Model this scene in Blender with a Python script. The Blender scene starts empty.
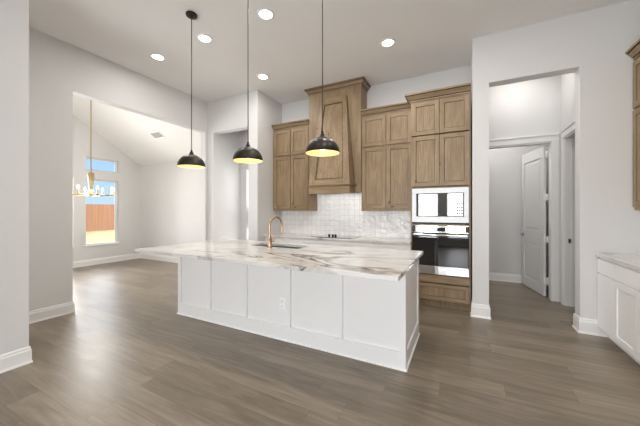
import bpy, bmesh, math, random
from mathutils import Vector, Matrix
R = math.radians
S = bpy.context.scene
COL = S.collection

# ------------------------------------------------------------------ camera
cam = bpy.data.cameras.new('camera')
cam.sensor_width = 36.0
cam.lens = 280.0 / 640.0 * 36.0
cam.shift_y = -2.5 / 640.0
cam.clip_start = 0.02
co = bpy.data.objects.new('camera', cam)
co.location = (0, 0, 1.394)
co.rotation_euler = (R(90), 0, R(27))
COL.objects.link(co)
S.camera = co

# ------------------------------------------------------------------ world, sun, big lights, exposure
W = bpy.data.worlds.new('World')
S.world = W
W.use_nodes = True
nt = W.node_tree
nt.nodes.clear()
wo = nt.nodes.new('ShaderNodeOutputWorld')
bg = nt.nodes.new('ShaderNodeBackground')
tc = nt.nodes.new('ShaderNodeTexCoord')
sx = nt.nodes.new('ShaderNodeSeparateXYZ')
rp = nt.nodes.new('ShaderNodeValToRGB')
for k, (p, c) in enumerate(((0.0, (0.38, 0.53, 0.70)), (0.15, (0.27, 0.44, 0.67)), (0.24, (2.6, 2.8, 3.1)), (1.0, (2.6, 2.9, 3.3)))):
    e = rp.color_ramp.elements[k] if k < 2 else rp.color_ramp.elements.new(p)
    e.position = p
    e.color = (*c, 1)
nt.links.new(tc.outputs['Generated'], sx.inputs[0])
nt.links.new(sx.outputs['Z'], rp.inputs[0])
nt.links.new(rp.outputs[0], bg.inputs[0])
bg.inputs[1].default_value = 1.0
nt.links.new(bg.outputs[0], wo.inputs[0])


def lamp(name, kind, loc, rot, energy, color=(1, 1, 1), **kw):
    l = bpy.data.lights.new(name, kind)
    l.energy = energy
    l.color = color
    for k, v in kw.items():
        setattr(l, k, v)
    o = bpy.data.objects.new(name, l)
    o.location = loc
    o.rotation_euler = rot
    COL.objects.link(o)
    return o


lamp('sun', 'SUN', (10, -10, 20), (R(48), 0, R(62)), 0.9, (1.0, 0.93, 0.82), angle=R(0.6))
# daylight at the tall windows of the rear wall (behind the camera)
for x0 in (-2.745, -1.65, -0.554, 0.54):
    lamp('window_daylight', 'AREA', (x0 + 0.3825, -3.70, 1.30), (R(90), 0, 0), 36, (0.97, 0.985, 1.0),
         shape='RECTANGLE', size=0.765, size_y=2.0)
# daylight at the dining-room windows that lie out of the frame
for y0 in (1.20, 2.58):
    lamp('window_daylight', 'AREA', (-8.66, y0 + 0.375, 1.55), (R(90), 0, R(-90)), 45, (0.98, 0.99, 1.0),
         shape='RECTANGLE', size=0.70, size_y=1.9)

S.view_settings.view_transform = 'Standard'
S.view_settings.look = 'None'
S.view_settings.gamma = 1.0
S.view_settings.use_curve_mapping = False
S.view_settings.exposure = 0.68
S.cycles.max_bounces = 12
S.cycles.diffuse_bounces = 8
S.cycles.glossy_bounces = 5
S.cycles.transparent_max_bounces = 12
S.cycles.sample_clamp_indirect = 4.0
S.cycles.caustics_reflective = False
S.cycles.caustics_refractive = False


# ------------------------------------------------------------------ materials
def mat(name):
    m = bpy.data.materials.new(name)
    m.use_nodes = True
    n = m.node_tree
    b = n.nodes['Principled BSDF']
    return m, n, b


def node(n, t, **kw):
    x = n.nodes.new(t)
    for k, v in kw.items():
        if isinstance(k, str) and hasattr(x, k):
            setattr(x, k, v)
    return x


def ramp(n, stops, inp):
    r = n.nodes.new('ShaderNodeValToRGB')
    e = r.color_ramp.elements
    while len(e) > 1:
        e.remove(e[-1])
    for i, (p, c) in enumerate(stops):
        el = e[0] if i == 0 else e.new(p)
        el.position = p
        el.color = (*c, 1) if len(c) == 3 else c
    n.links.new(inp, r.inputs[0])
    return r.outputs[0]


def mix(n, f, a, b, mode='MIX'):
    m = n.nodes.new('ShaderNodeMix')
    m.data_type = 'RGBA'
    m.blend_type = mode
    for s, v in ((0, f), (6, a), (7, b)):
        if hasattr(v, 'links') or hasattr(v, 'is_linked'):
            n.links.new(v, m.inputs[s])
        else:
            m.inputs[s].default_value = v if s == 0 else (*v, 1)
    return m.outputs[2]


def coords(n, scale=(1, 1, 1), rot=(0, 0, 0), loc=(0, 0, 0)):
    t = n.nodes.new('ShaderNodeTexCoord')
    m = n.nodes.new('ShaderNodeMapping')
    m.inputs['Scale'].default_value = scale
    m.inputs['Rotation'].default_value = rot
    m.inputs['Location'].default_value = loc
    n.links.new(t.outputs['Object'], m.inputs[0])
    return m.outputs[0]


def noise(n, vec, scale, detail=4, rough=0.55, dist=0.0):
    x = n.nodes.new('ShaderNodeTexNoise')
    x.inputs['Scale'].default_value = scale
    x.inputs['Detail'].default_value = detail
    x.inputs['Roughness'].default_value = rough
    x.inputs['Distortion'].default_value = dist
    if vec is not None:
        n.links.new(vec, x.inputs['Vector'])
    return x.outputs['Fac']


def bump(n, b, h, strength, dist=0.01):
    x = n.nodes.new('ShaderNodeBump')
    x.inputs['Strength'].default_value = strength
    x.inputs['Distance'].default_value = dist
    n.links.new(h, x.inputs['Height'])
    n.links.new(x.outputs[0], b.inputs['Normal'])


def paint(name, c, rough=0.6, var=0.02, tex=90, bs=0.05):
    m, n, b = mat(name)
    v = coords(n)
    f = noise(n, v, 2.0, 3)
    lo = tuple(max(0, x - var) for x in c)
    hi = tuple(min(1, x + var) for x in c)
    n.links.new(ramp(n, [(0.3, lo), (0.7, hi)], f), b.inputs['Base Color'])
    b.inputs['Roughness'].default_value = rough
    if bs:
        bump(n, b, noise(n, v, tex, 3), bs, 0.004)
    return m


def plain(name, c, rough=0.4, metal=0.0, var=0.0, coat=0.0):
    m, n, b = mat(name)
    f = noise(n, coords(n), 14.0, 3)
    k = 1 - 0.06
    n.links.new(ramp(n, [(0.3, tuple(x * k for x in c)), (0.7, c)], f), b.inputs['Base Color'])
    b.inputs['Roughness'].default_value = rough
    b.inputs['Metallic'].default_value = metal
    b.inputs['Coat Weight'].default_value = coat
    return m


def emit(name, c, s):
    m, n, b = mat(name)
    b.inputs['Base Color'].default_value = (*c, 1)
    b.inputs['Emission Color'].default_value = (*c, 1)
    b.inputs['Emission Strength'].default_value = s
    return m


def wood(name, horizontal=False):
    m, n, b = mat(name)
    sc = (1.0, 9, 9) if horizontal else (9, 9, 1.0)
    v = coords(n, sc)
    g = noise(n, v, 2.2, 6, 0.6, 0.6)
    g2 = noise(n, coords(n, (2, 60, 60) if horizontal else (60, 60, 2)), 2.0, 3, 0.6)
    cl = noise(n, coords(n, (1, 2, 2) if horizontal else (2, 2, 1)), 2.4, 3)
    base = ramp(n, [(0.25, (0.185, 0.122, 0.066)), (0.5, (0.285, 0.198, 0.112)), (0.75, (0.40, 0.288, 0.172))], g)
    c = mix(n, 0.36, base, ramp(n, [(0.35, (0.15, 0.098, 0.052)), (0.65, (0.43, 0.315, 0.19))], g2))
    c = mix(n, ramp(n, [(0.42, (0, 0, 0)), (0.72, (0.55, 0.55, 0.55))], cl), c, (0.165, 0.105, 0.056))
    # knots
    vo = n.nodes.new('ShaderNodeTexVoronoi')
    vo.inputs['Scale'].default_value = 3.2
    n.links.new(coords(n, (0.8, 1.6, 1.6) if horizontal else (1.6, 1.6, 0.8)), vo.inputs['Vector'])
    c = mix(n, ramp(n, [(0.03, (0.9, 0.9, 0.9)), (0.10, (0, 0, 0))], vo.outputs['Distance']), c, (0.055, 0.032, 0.018))
    n.links.new(c, b.inputs['Base Color'])
    b.inputs['Roughness'].default_value = 0.42
    bump(n, b, g2, 0.08, 0.003)
    return m


def floor_mat():
    m, n, b = mat('oak_plank_floor')
    br = n.nodes.new('ShaderNodeTexBrick')
    br.offset = 0.0
    br.offset_frequency = 2
    br.inputs['Scale'].default_value = 1.0
    br.inputs['Brick Width'].default_value = 1.45
    br.inputs['Row Height'].default_value = 0.19
    br.inputs['Mortar Size'].default_value = 0.0016
    br.inputs['Mortar Smooth'].default_value = 0.2
    br.inputs['Color1'].default_value = (0, 0, 0, 1)
    br.inputs['Color2'].default_value = (1, 1, 1, 1)
    br.inputs['Mortar'].default_value = (0.4, 0.4, 0.4, 1)
    v = coords(n)
    # every row of planks starts at its own random place
    sp = n.nodes.new('ShaderNodeSeparateXYZ')
    n.links.new(v, sp.inputs[0])

    def math_(op, a, k):
        q = n.nodes.new('ShaderNodeMath')
        q.operation = op
        n.links.new(a, q.inputs[0])
        if k is not None:
            q.inputs[1].default_value = k
        return q.outputs[0]
    row = math_('FLOOR', math_('DIVIDE', sp.outputs['Y'], 0.19), None)
    wn = n.nodes.new('ShaderNodeTexWhiteNoise')
    wn.noise_dimensions = '1D'
    n.links.new(row, wn.inputs['W'])
    sh = n.nodes.new('ShaderNodeMath')
    sh.operation = 'MULTIPLY_ADD'
    n.links.new(wn.outputs['Value'], sh.inputs[0])
    sh.inputs[1].default_value = 1.45
    n.links.new(sp.outputs['X'], sh.inputs[2])
    cx = n.nodes.new('ShaderNodeCombineXYZ')
    n.links.new(sh.outputs[0], cx.inputs['X'])
    n.links.new(sp.outputs['Y'], cx.inputs['Y'])
    n.links.new(cx.outputs[0], br.inputs['Vector'])
    # the plank's tone shifts the grain so that each plank differs
    add = n.nodes.new('ShaderNodeVectorMath')
    add.operation = 'MULTIPLY_ADD'
    n.links.new(br.outputs['Color'], add.inputs[0])
    add.inputs[1].default_value = (7, 13, 0)
    n.links.new(coords(n, (1.0, 9, 1)), add.inputs[2])
    g = noise(n, add.outputs[0], 1.6, 7, 0.62, 0.8)
    add2 = n.nodes.new('ShaderNodeVectorMath')
    add2.operation = 'MULTIPLY_ADD'
    n.links.new(br.outputs['Color'], add2.inputs[0])
    add2.inputs[1].default_value = (5, 3, 0)
    n.links.new(coords(n, (2.0, 70, 1)), add2.inputs[2])
    g2 = noise(n, add2.outputs[0], 1.5, 3)
    c = ramp(n, [(0.28, (0.148, 0.115, 0.081)), (0.5, (0.226, 0.183, 0.136)), (0.72, (0.315, 0.262, 0.203))], g)
    tone = ramp(n, [(0.0, (0.76, 0.755, 0.74)), (0.5, (0.95, 0.94, 0.925)), (1.0, (1.18, 1.165, 1.14))], br.outputs['Color'])
    c = mix(n, 1.0, c, tone, 'MULTIPLY')
    c = mix(n, 0.16, c, ramp(n, [(0.35, (0.085, 0.065, 0.05)), (0.7, (0.27, 0.228, 0.185))], g2))
    c = mix(n, ramp(n, [(0.0, (0, 0, 0)), (1.0, (0.55, 0.55, 0.55))], br.outputs['Fac']), c, (0.085, 0.068, 0.053))
    n.links.new(c, b.inputs['Base Color'])
    n.links.new(ramp(n, [(0.3, (0.30,) * 3), (0.7, (0.40,) * 3)], g), b.inputs['Roughness'])
    b.inputs['Specular IOR Level'].default_value = 0.5
    bump(n, b, g2, 0.05, 0.002)
    return m


def marble():
    m, n, b = mat('white_veined_quartzite')
    v = coords(n, (1.0, 1.25, 1.0), (0, 0, R(28)))
    big = noise(n, v, 1.0, 5, 0.55, 1.2)
    c = ramp(n, [(0.40, (0.78, 0.772, 0.762)), (0.56, (0.69, 0.672, 0.655)), (0.70, (0.53, 0.495, 0.465))], big)

    def vein(scale, width, off, dist):
        vv = coords(n, (0.55, 1.5, 1.0), (0, 0, R(-38)), (off, off * 0.7, 0))
        f = noise(n, vv, scale, 7, 0.52, dist)
        s = n.nodes.new('ShaderNodeMath')
        s.operation = 'SUBTRACT'
        n.links.new(f, s.inputs[0])
        s.inputs[1].default_value = 0.5
        a = n.nodes.new('ShaderNodeMath')
        a.operation = 'ABSOLUTE'
        n.links.new(s.outputs[0], a.inputs[0])
        return ramp(n, [(0.0, (1, 1, 1)), (width, (0, 0, 0))], a.outputs[0])
    # the veining gathers in the middle and right of the island slab
    t = n.nodes.new('ShaderNodeTexCoord')
    sp = n.nodes.new('ShaderNodeSeparateXYZ')
    n.links.new(t.outputs['Object'], sp.inputs[0])
    mr = n.nodes.new('ShaderNodeMapRange')
    mr.inputs['From Min'].default_value = -2.9
    mr.inputs['From Max'].default_value = -1.9
    n.links.new(sp.outputs['X'], mr.inputs['Value'])
    gate = ramp(n, [(0.38, (0.08, 0.08, 0.08)), (0.54, (1, 1, 1))], noise(n, coords(n, (1, 1, 1), (0, 0, 0.5), (3, 1, 0)), 1.5, 2))
    gate = mix(n, 1.0, gate, ramp(n, [(0, (0.18, 0.18, 0.18)), (1, (1, 1, 1))], mr.outputs[0]), 'MULTIPLY')
    v2 = mix(n, 1.0, vein(2.2, 0.035, 5.2, 0.8), (0.5, 0.5, 0.5), 'MULTIPLY')
    c = mix(n, mix(n, 1.0, v2, gate, 'MULTIPLY'), c, (0.42, 0.365, 0.32))
    v1 = mix(n, 1.0, vein(1.15, 0.028, 1.7, 1.2), gate, 'MULTIPLY')
    c = mix(n, v1, c, (0.10, 0.085, 0.075))
    n.links.new(c, b.inputs['Base Color'])
    b.inputs['Roughness'].default_value = 0.08
    b.inputs['Specular IOR Level'].default_value = 0.6
    return m


def tile():
    m, n, b = mat('glazed_white_tile')
    br = n.nodes.new('ShaderNodeTexBrick')
    br.offset = 0.0
    br.inputs['Scale'].default_value = 1.0
    br.inputs['Brick Width'].default_value = 0.10
    br.inputs['Row Height'].default_value = 0.10
    br.inputs['Mortar Size'].default_value = 0.0026
    br.inputs['Mortar Smooth'].default_value = 0.6
    br.inputs['Color1'].default_value = (0, 0, 0, 1)
    br.inputs['Color2'].default_value = (1, 1, 1, 1)
    br.inputs['Mortar'].default_value = (0.5, 0.5, 0.5, 1)
    v = coords(n, (1, 1, 1), (R(90), 0, 0))
    n.links.new(v, br.inputs['Vector'])
    c = ramp(n, [(0, (0.86, 0.857, 0.85)), (1, (0.94, 0.937, 0.93))], br.outputs['Color'])
    c = mix(n, br.outputs['Fac'], c, (0.55, 0.54, 0.52))
    n.links.new(c, b.inputs['Base Color'])
    b.inputs['Roughness'].default_value = 0.06
    wav = noise(n, coords(n, (1, 1, 1)), 13.0, 2, 0.5)
    h = n.nodes.new('ShaderNodeMath')
    h.operation = 'MULTIPLY_ADD'
    n.links.new(br.outputs['Fac'], h.inputs[0])
    h.inputs[1].default_value = -0.10
    n.links.new(wav, h.inputs[2])
    b.inputs['Specular IOR Level'].default_value = 0.9
    bump(n, b, h.outputs[0], 0.85, 0.02)
    return m


def window_glass():
    m, n, b = mat('window_glass')
    out = n.nodes['Material Output']
    n.nodes.remove(b)
    t = n.nodes.new('ShaderNodeBsdfTransparent')
    g = n.nodes.new('ShaderNodeBsdfGlossy')
    g.inputs['Roughness'].default_value = 0.02
    x = n.nodes.new('ShaderNodeMixShader')
    f = n.nodes.new('ShaderNodeFresnel')
    f.inputs[0].default_value = 1.30
    n.links.new(f.outputs[0], x.inputs[0])
    n.links.new(t.outputs[0], x.inputs[1])
    n.links.new(g.outputs[0], x.inputs[2])
    n.links.new(x.outputs[0], out.inputs[0])
    return m


def fence_mat():
    m, n, b = mat('cedar_boards')
    g = noise(n, coords(n, (7, 7, 0.25)), 1.0, 5)
    n.links.new(ramp(n, [(0.3, (0.25, 0.105, 0.050)), (0.7, (0.36, 0.175, 0.090))], g), b.inputs['Base Color'])
    b.inputs['Roughness'].default_value = 0.7
    return m


def grass_mat():
    m, n, b = mat('dry_lawn')
    g = noise(n, coords(n, (0.4, 1.2, 1)), 2.2, 7, 0.7)
    n.links.new(ramp(n, [(0.3, (0.17, 0.135, 0.05)), (0.7, (0.33, 0.27, 0.125))], g), b.inputs['Base Color'])
    b.inputs['Roughness'].default_value = 0.9
    return m


def dark_line_mat():  # dark brown for grooves; also paints the shade line on the hood
    m, n, b = mat('dark_brown_lines')
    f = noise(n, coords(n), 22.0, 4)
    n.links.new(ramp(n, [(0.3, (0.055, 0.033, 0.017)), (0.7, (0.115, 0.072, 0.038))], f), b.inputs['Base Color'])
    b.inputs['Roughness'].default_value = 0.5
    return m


M = dict(
    dark_line=dark_line_mat(),
    wall=paint('wall_paint', (0.675, 0.668, 0.66), 0.65, 0.008),
    ceil=paint('ceiling_paint', (0.80, 0.79, 0.775), 0.75, 0.008),
    trim=paint('trim_white', (0.80, 0.795, 0.785), 0.35, 0.008, bs=0),
    cab=paint('cabinet_white', (0.87, 0.865, 0.86), 0.38, 0.008, bs=0),
    doorp=paint('door_paint', (0.70, 0.70, 0.70), 0.4, 0.008, bs=0),
    floor=floor_mat(), wv=wood('stained_alder'), wh=wood('stained_alder_rail', True),
    marble=marble(), tile=tile(), glass=window_glass(), fence=fence_mat(), grass=grass_mat(),
    black=plain('black_metal', (0.034, 0.028, 0.023), 0.36, 0.7),
    cord=plain('dark_cord', (0.035, 0.031, 0.028), 0.45),
    gold_in=plain('gold_leaf_inside', (0.84, 0.72, 0.36), 0.5, 0.1),
    brass=plain('brushed_brass', (0.52, 0.40, 0.235), 0.3, 1.0),
    copper=plain('champagne_bronze', (0.50, 0.335, 0.205), 0.28, 1.0),
    steel=plain('brushed_steel', (0.60, 0.60, 0.60), 0.5, 1.0),
    mirror=plain('polished_steel', (0.86, 0.86, 0.86), 0.06, 1.0),
    bglass=plain('black_glass', (0.006, 0.006, 0.007), 0.03, 0.0, coat=1.0),
    mglass=plain('mirrored_glass', (0.24, 0.24, 0.24), 0.03, 1.0),
    sinkm=plain('sink_steel', (0.30, 0.30, 0.30), 0.35, 1.0),
    nickel=plain('satin_nickel', (0.35, 0.34, 0.33), 0.3, 1.0),
    plastic=plain('white_plastic', (0.96, 0.96, 0.955), 0.3),
    dark=plain('dark_slot', (0.03, 0.03, 0.03), 0.6),
    duct=plain('vent_shadow_grey', (0.33, 0.33, 0.33), 0.6),
    candle=plain('candle_sleeve', (0.86, 0.84, 0.78), 0.4),
    can=emit('downlight_lens', (1.0, 0.97, 0.92), 9.0),
    bulb=emit('warm_bulb', (1.0, 0.84, 0.50), 3.4),
    cbulb=emit('candle_bulb', (1.0, 0.90, 0.72), 5.0),
    litpane=emit('bright_daylit_pane', (1.0, 0.99, 0.97), 1.7),
)


# ------------------------------------------------------------------ mesh helpers (world coordinates)
class B:
    """collects shapes given in world coordinates into one mesh"""

    def __init__(s):
        s.bm = bmesh.new()

    def box(s, x0, x1, y0, y1, z0, z1, mi=0):
        x0, x1 = sorted((x0, x1))
        y0, y1 = sorted((y0, y1))
        z0, z1 = sorted((z0, z1))
        v = [s.bm.verts.new((x, y, z)) for z in (z0, z1) for y in (y0, y1) for x in (x0, x1)]
        for q in ((0, 2, 3, 1), (4, 5, 7, 6), (0, 1, 5, 4), (2, 6, 7, 3), (0, 4, 6, 2), (1, 3, 7, 5)):
            f = s.bm.faces.new([v[i] for i in q])
            f.material_index = mi
        return s

    def hexa(s, p, mi=0):
        """8 corners: bottom 4 (counter-clockwise) then top 4"""
        v = [s.bm.verts.new(q) for q in p]
        for q in ((3, 2, 1, 0), (4, 5, 6, 7), (0, 1, 5, 4), (1, 2, 6, 5), (2, 3, 7, 6), (3, 0, 4, 7)):
            f = s.bm.faces.new([v[i] for i in q])
            f.material_index = mi
        return s

    def lathe(s, cx, cy, prof, seg=32, close=False):
        rings = []
        for r, z in prof:
            if r < 1e-6:
                rings.append([s.bm.verts.new((cx, cy, z))])
            else:
                rings.append([s.bm.verts.new((cx + r * math.cos(2 * math.pi * k / seg), cy + r * math.sin(2 * math.pi * k / seg), z)) for k in range(seg)])
        for a, c in zip(rings[:-1], rings[1:]):
            for k in range(seg):
                k2 = (k + 1) % seg
                if len(a) == 1 and len(c) == 1:
                    continue
                if len(a) == 1:
                    s.bm.faces.new((a[0], c[k2], c[k]))
                elif len(c) == 1:
                    s.bm.faces.new((a[k], a[k2], c[0]))
                else:
                    s.bm.faces.new((a[k], a[k2], c[k2], c[k]))
        return s

    def tube(s, pts, r, seg=12, caps=True):
        pts = [Vector(p) for p in pts]
        rings = []
        up = None
        for i, p in enumerate(pts):
            if i == 0:
                d = pts[1] - p
            elif i == len(pts) - 1:
                d = p - pts[-2]
            else:
                d = pts[i + 1] - pts[i - 1]
            d.normalize()
            if up is None:
                a = Vector((0, 0, 1)) if abs(d.z) < 0.9 else Vector((1, 0, 0))
                up = (a - d * a.dot(d)).normalized()
            else:
                up = (up - d * up.dot(d)).normalized()
            w = d.cross(up)
            rr = r[i] if isinstance(r, (list, tuple)) else r
            rings.append([s.bm.verts.new(p + (up * math.cos(2 * math.pi * k / seg) + w * math.sin(2 * math.pi * k / seg)) * rr) for k in range(seg)])
        for a, c in zip(rings[:-1], rings[1:]):
            for k in range(seg):
                k2 = (k + 1) % seg
                s.bm.faces.new((a[k], a[k2], c[k2], c[k]))
        if caps:
            s.bm.faces.new(rings[0][::-1])
            s.bm.faces.new(rings[-1])
        return s

    def sweep(s, path, prof, closed=False):
        """profile [(out, z)...] (a closed outline) swept along plan path; out is to the right of travel, corners mitred"""
        pts = [Vector(p) for p in path]
        n = len(pts)
        dirs = [(pts[i + 1] - pts[i]).normalized() for i in range(n - 1)]
        nor = [Vector((d.y, -d.x)) for d in dirs]
        offs = []
        for i in range(n):
            if i == 0:
                o = nor[0]
            elif i == n - 1:
                o = nor[-1]
            else:
                a, c = nor[i - 1], nor[i]
                o = (a + c) / (1 + a.dot(c))
            offs.append(o)
        rings = [[s.bm.verts.new((p.x + o.x * u, p.y + o.y * u, z)) for u, z in prof] for p, o in zip(pts, offs)]
        k = len(prof)
        for a, c in zip(rings[:-1], rings[1:]):
            for j in range(k):
                j2 = (j + 1) % k
                s.bm.faces.new((a[j], c[j], c[j2], a[j2]))
        s.bm.faces.new(rings[0])
        s.bm.faces.new(rings[-1][::-1])
        return s

    def build(s, name, mats, parent=None, smooth=False, bevel=0.0, seg=2):
        bmesh.ops.recalc_face_normals(s.bm, faces=s.bm.faces)
        org = Vector((0, 0, 0))
        p = parent
        while p is not None:
            org += p.location
            p = p.parent
        if org.length:
            bmesh.ops.translate(s.bm, vec=-org, verts=s.bm.verts)
        me = bpy.data.meshes.new(name)
        s.bm.to_mesh(me)
        s.bm.free()
        for mm in (mats if isinstance(mats, (list, tuple)) else [mats]):
            me.materials.append(mm)
        o = bpy.data.objects.new(name, me)
        COL.objects.link(o)
        if parent is not None:
            o.parent = parent
        if smooth:
            for f in me.polygons:
                f.use_smooth = True
            try:
                me.set_sharp_from_angle(angle=R(40))
            except Exception:
                pass
        if bevel:
            bv = o.modifiers.new('edge', 'BEVEL')
            bv.width = bevel
            bv.segments = seg
            bv.limit_method = 'ANGLE'
            bv.angle_limit = R(40)
        return o


def tag(o, label, cat, group=None, kind=None):
    o['label'] = label
    o['category'] = cat
    if group:
        o['group'] = group
    if kind:
        o['kind'] = kind
    return o


def thing(name, loc, label, cat, group=None, kind=None):
    o = bpy.data.objects.new(name, None)
    o.empty_display_size = 0.1
    o.location = loc
    COL.objects.link(o)
    return tag(o, label, cat, group, kind)


def dup(root, loc, label):
    def cp(o, parent):
        c = o.copy()
        COL.objects.link(c)
        c.parent = parent
        for ch in list(o.children):
            cp(ch, c)
        return c
    r = cp(root, None)
    r.location = loc
    r['label'] = label
    return r


def struct(name, b, m, label, cat, **kw):
    o = b.build(name, m, None, **kw)
    return tag(o, label, cat, kind='structure')


# frames for cabinet fronts: u runs along the front, d comes out of it
class Front:
    def __init__(s, axis, plane):
        s.axis, s.plane = axis, plane

    def box(s, b, u0, u1, d0, d1, z0, z1, mi=0):
        if s.axis == 'y':                       # faces -Y, u = x
            b.box(u0, u1, s.plane - d1, s.plane - d0, z0, z1, mi)
        else:                                   # faces -X, u = y
            b.box(s.plane - d1, s.plane - d0, u0, u1, z0, z1, mi)


def shaker(fr, name, mats, parent, u0, u1, z0, z1, t=0.021, st=0.06, rec=0.009):
    """five-piece shaker door or drawer front; mats = (stile and panel, rail)"""
    b = B()
    fr.box(b, u0, u0 + st, 0.001, t, z0, z1)
    fr.box(b, u1 - st, u1, 0.001, t, z0, z1)
    fr.box(b, u0 + st, u1 - st, 0.001, t, z0, z0 + st, 1)
    fr.box(b, u0 + st, u1 - st, 0.001, t, z1 - st, z1, 1)
    fr.box(b, u0 + st, u1 - st, 0.001, t - rec, z0 + st, z1 - st)
    if mats[2] is not mats[0]:
        # dark strip where the panel meets the frame
        g, d = 0.006, t - rec + 0.0015
        fr.box(b, u0 + st, u0 + st + g, 0.001, d, z0 + st, z1 - st, 2)
        fr.box(b, u1 - st - g, u1 - st, 0.001, d, z0 + st, z1 - st, 2)
        fr.box(b, u0 + st + g, u1 - st - g, 0.001, d, z0 + st, z0 + st + g, 2)
        fr.box(b, u0 + st + g, u1 - st - g, 0.001, d, z1 - st - g, z1 - st, 2)
    return b.build(name, mats, parent, bevel=0.0018)


def slab_front(fr, name, m, parent, u0, u1, z0, z1, t=0.019):
    b = B()
    fr.box(b, u0, u1, 0.001, t, z0, z1)
    return b.build(name, m, parent, bevel=0.002)


WD = (M['wv'], M['wh'], M['dark_line'])
CB = (M['cab'], M['cab'], M['cab'])
CEIL = 3.658


def wall_cells(b, axis, t0, t1, a0, a1, z0, z1, holes):
    """a wall slab with rectangular openings; axis is the direction it runs along"""
    us = sorted({a0, a1, *[h[0] for h in holes], *[h[1] for h in holes]})
    us = [u for u in us if a0 <= u <= a1]
    for u, w in zip(us[:-1], us[1:]):
        mid = (u + w) / 2
        blk = sorted([(h[2], h[3]) for h in holes if h[0] < mid < h[1]])
        z = z0
        for lo, hi in blk + [(z1, z1)]:
            if lo > z + 1e-6:
                if axis == 'x':
                    b.box(u, w, t0, t1, z, lo)
                else:
                    b.box(t0, t1, u, w, z, lo)
            z = max(z, hi)
    return b


# ------------------------------------------------------------------ room shell
struct('floor', B().box(-8.58, 3.15, -3.64, 6.70, -0.10, 0.0), M['floor'], 'grey brown oak plank floor running through the rooms', 'floor')
struct('ceiling', B().box(-4.76, 3.15, -3.64, 6.70, CEIL, CEIL + 0.1), M['ceil'], 'flat pale kitchen ceiling with round recessed lights', 'ceiling')

RW = [(-2.745, -1.98), (-1.65, -0.885), (-0.554, 0.211), (0.54, 1.305)]
wr = wall_cells(B(), 'x', -3.64, -3.50, -4.90, 2.10, 0, CEIL, [(a, c, 0.3, 2.3) for a, c in RW])
struct('wall_rear', wr, M['wall'], 'rear wall with four tall windows opposite the kitchen', 'wall')
struct('wall_left_near', B().box(-4.90, -3.54, -3.50, 1.075, 0, CEIL), M['wall'], 'near left wall ending at the picture edge', 'wall')
LO = (1.88, 4.10, 0, 3.03)
struct('wall_left', wall_cells(B(), 'y', -4.90, -4.76, 1.075, 4.95, 0, 4.35, [LO]), M['wall'],
       'left wall with wide cased-free opening into the dining room', 'wall')
PO = (-4.594, -3.647, 0, 3.0)
struct('wall_passage', wall_cells(B(), 'x', 4.15, 4.30, -4.76, -3.43, 0, CEIL, [PO]), M['wall'],
       'wall with tall plain passage opening left of the cabinets', 'wall')
struct('wall_passage_left', B().box(-4.76, -4.594, 4.30, 4.95, 0, CEIL), M['wall'], 'short left wall inside the passage opening', 'wall')
struct('wall_kitchen_left', B().box(-3.647, -3.43, 4.30, 4.95, 0, CEIL), M['wall'], 'short wall beside the left wooden cabinets', 'wall')
struct('wall_back', wall_cells(B(), 'x', 4.95, 5.10, -4.90, 0.115, 0, CEIL, [(-4.41, -3.74, 0.33, 2.33)]), M['wall'],
       'back wall behind the wooden kitchen cabinets', 'wall')
struct('wall_right', B().box(1.97, 2.10, -3.50, 4.20, 0, CEIL), M['wall'], 'right wall carrying the wooden wall cabinets', 'wall')
HO = (0.302, 1.195, 0, 3.04)
struct('wall_front_right', wall_cells(B(), 'x', 4.20, 4.36, 0.115, 3.15, 0, CEIL, [HO]), M['wall'],
       'wall with tall plain opening right of the oven', 'wall')
struct('wall_hall_left', B().box(0.115, 0.302, 4.36, 5.47, 0, CEIL), M['wall'], 'wall between the oven cabinet and the hall', 'wall')
DO = (0.335, 1.232, 0, 2.46)
struct('wall_hall_back', wall_cells(B(), 'x', 5.47, 5.59, 0.115, 3.15, 0, CEIL, [DO]), M['wall'], 'hall back wall above the open panelled door', 'wall')
D2 = (4.50, 5.30, 0, 2.46)
struct('wall_hall_right', wall_cells(B(), 'y', 1.33, 1.45, 4.36, 5.47, 0, CEIL, [D2]), M['wall'], 'hall right wall with a second cased doorway', 'wall')
struct('wall_far_room', B().box(-0.35, 3.15, 6.56, 6.70, 0, CEIL).box(-0.35, -0.2, 5.10, 6.56, 0, CEIL).box(3.0, 3.15, 5.59, 6.56, 0, CEIL)
       .box(-0.2, 0.115, 5.10, 5.24, 0, CEIL), M['wall'], 'wall of the dim room seen behind the open door', 'wall')
struct('wall_side_room', B().box(3.0, 3.15, 4.36, 5.47, 0, CEIL), M['wall'], 'far wall of the room behind the second doorway', 'wall')

# dining room: window wall, gables under a vaulted ceiling
DWIN = [(3.60, 4.35), (2.58, 3.34), (1.20, 1.96)]
holes = []
for a, c in DWIN:
    holes += [(a, c, 0.51, 2.195), (a, c, 2.42, 2.75)]
struct('wall_dining_window', wall_cells(B(), 'y', -8.58, -8.44, 0.30, 5.08, 0, 4.35, holes), M['wall'], 'dining room wall holding the tall windows', 'wall')
struct('wall_dining_back', B().box(-8.44, -4.90, 4.93, 5.08, 0, 3.0), M['wall'], 'bright dining room wall facing the kitchen', 'wall')
struct('wall_dining_near', B().box(-8.44, -4.90, 0.30, 0.45, 0, 3.0), M['wall'], 'near dining room wall out of sight', 'wall')
yr, zr, ze = 2.69, 4.13, 2.72


def slope(b, ya, za, yb, zb):
    t = 0.09
    b.hexa([(-8.58, ya, za), (-4.87, ya, za), (-4.87, yb, zb), (-8.58, yb, zb),
            (-8.58, ya, za + t), (-4.87, ya, za + t), (-4.87, yb, zb + t), (-8.58, yb, zb + t)])


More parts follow.
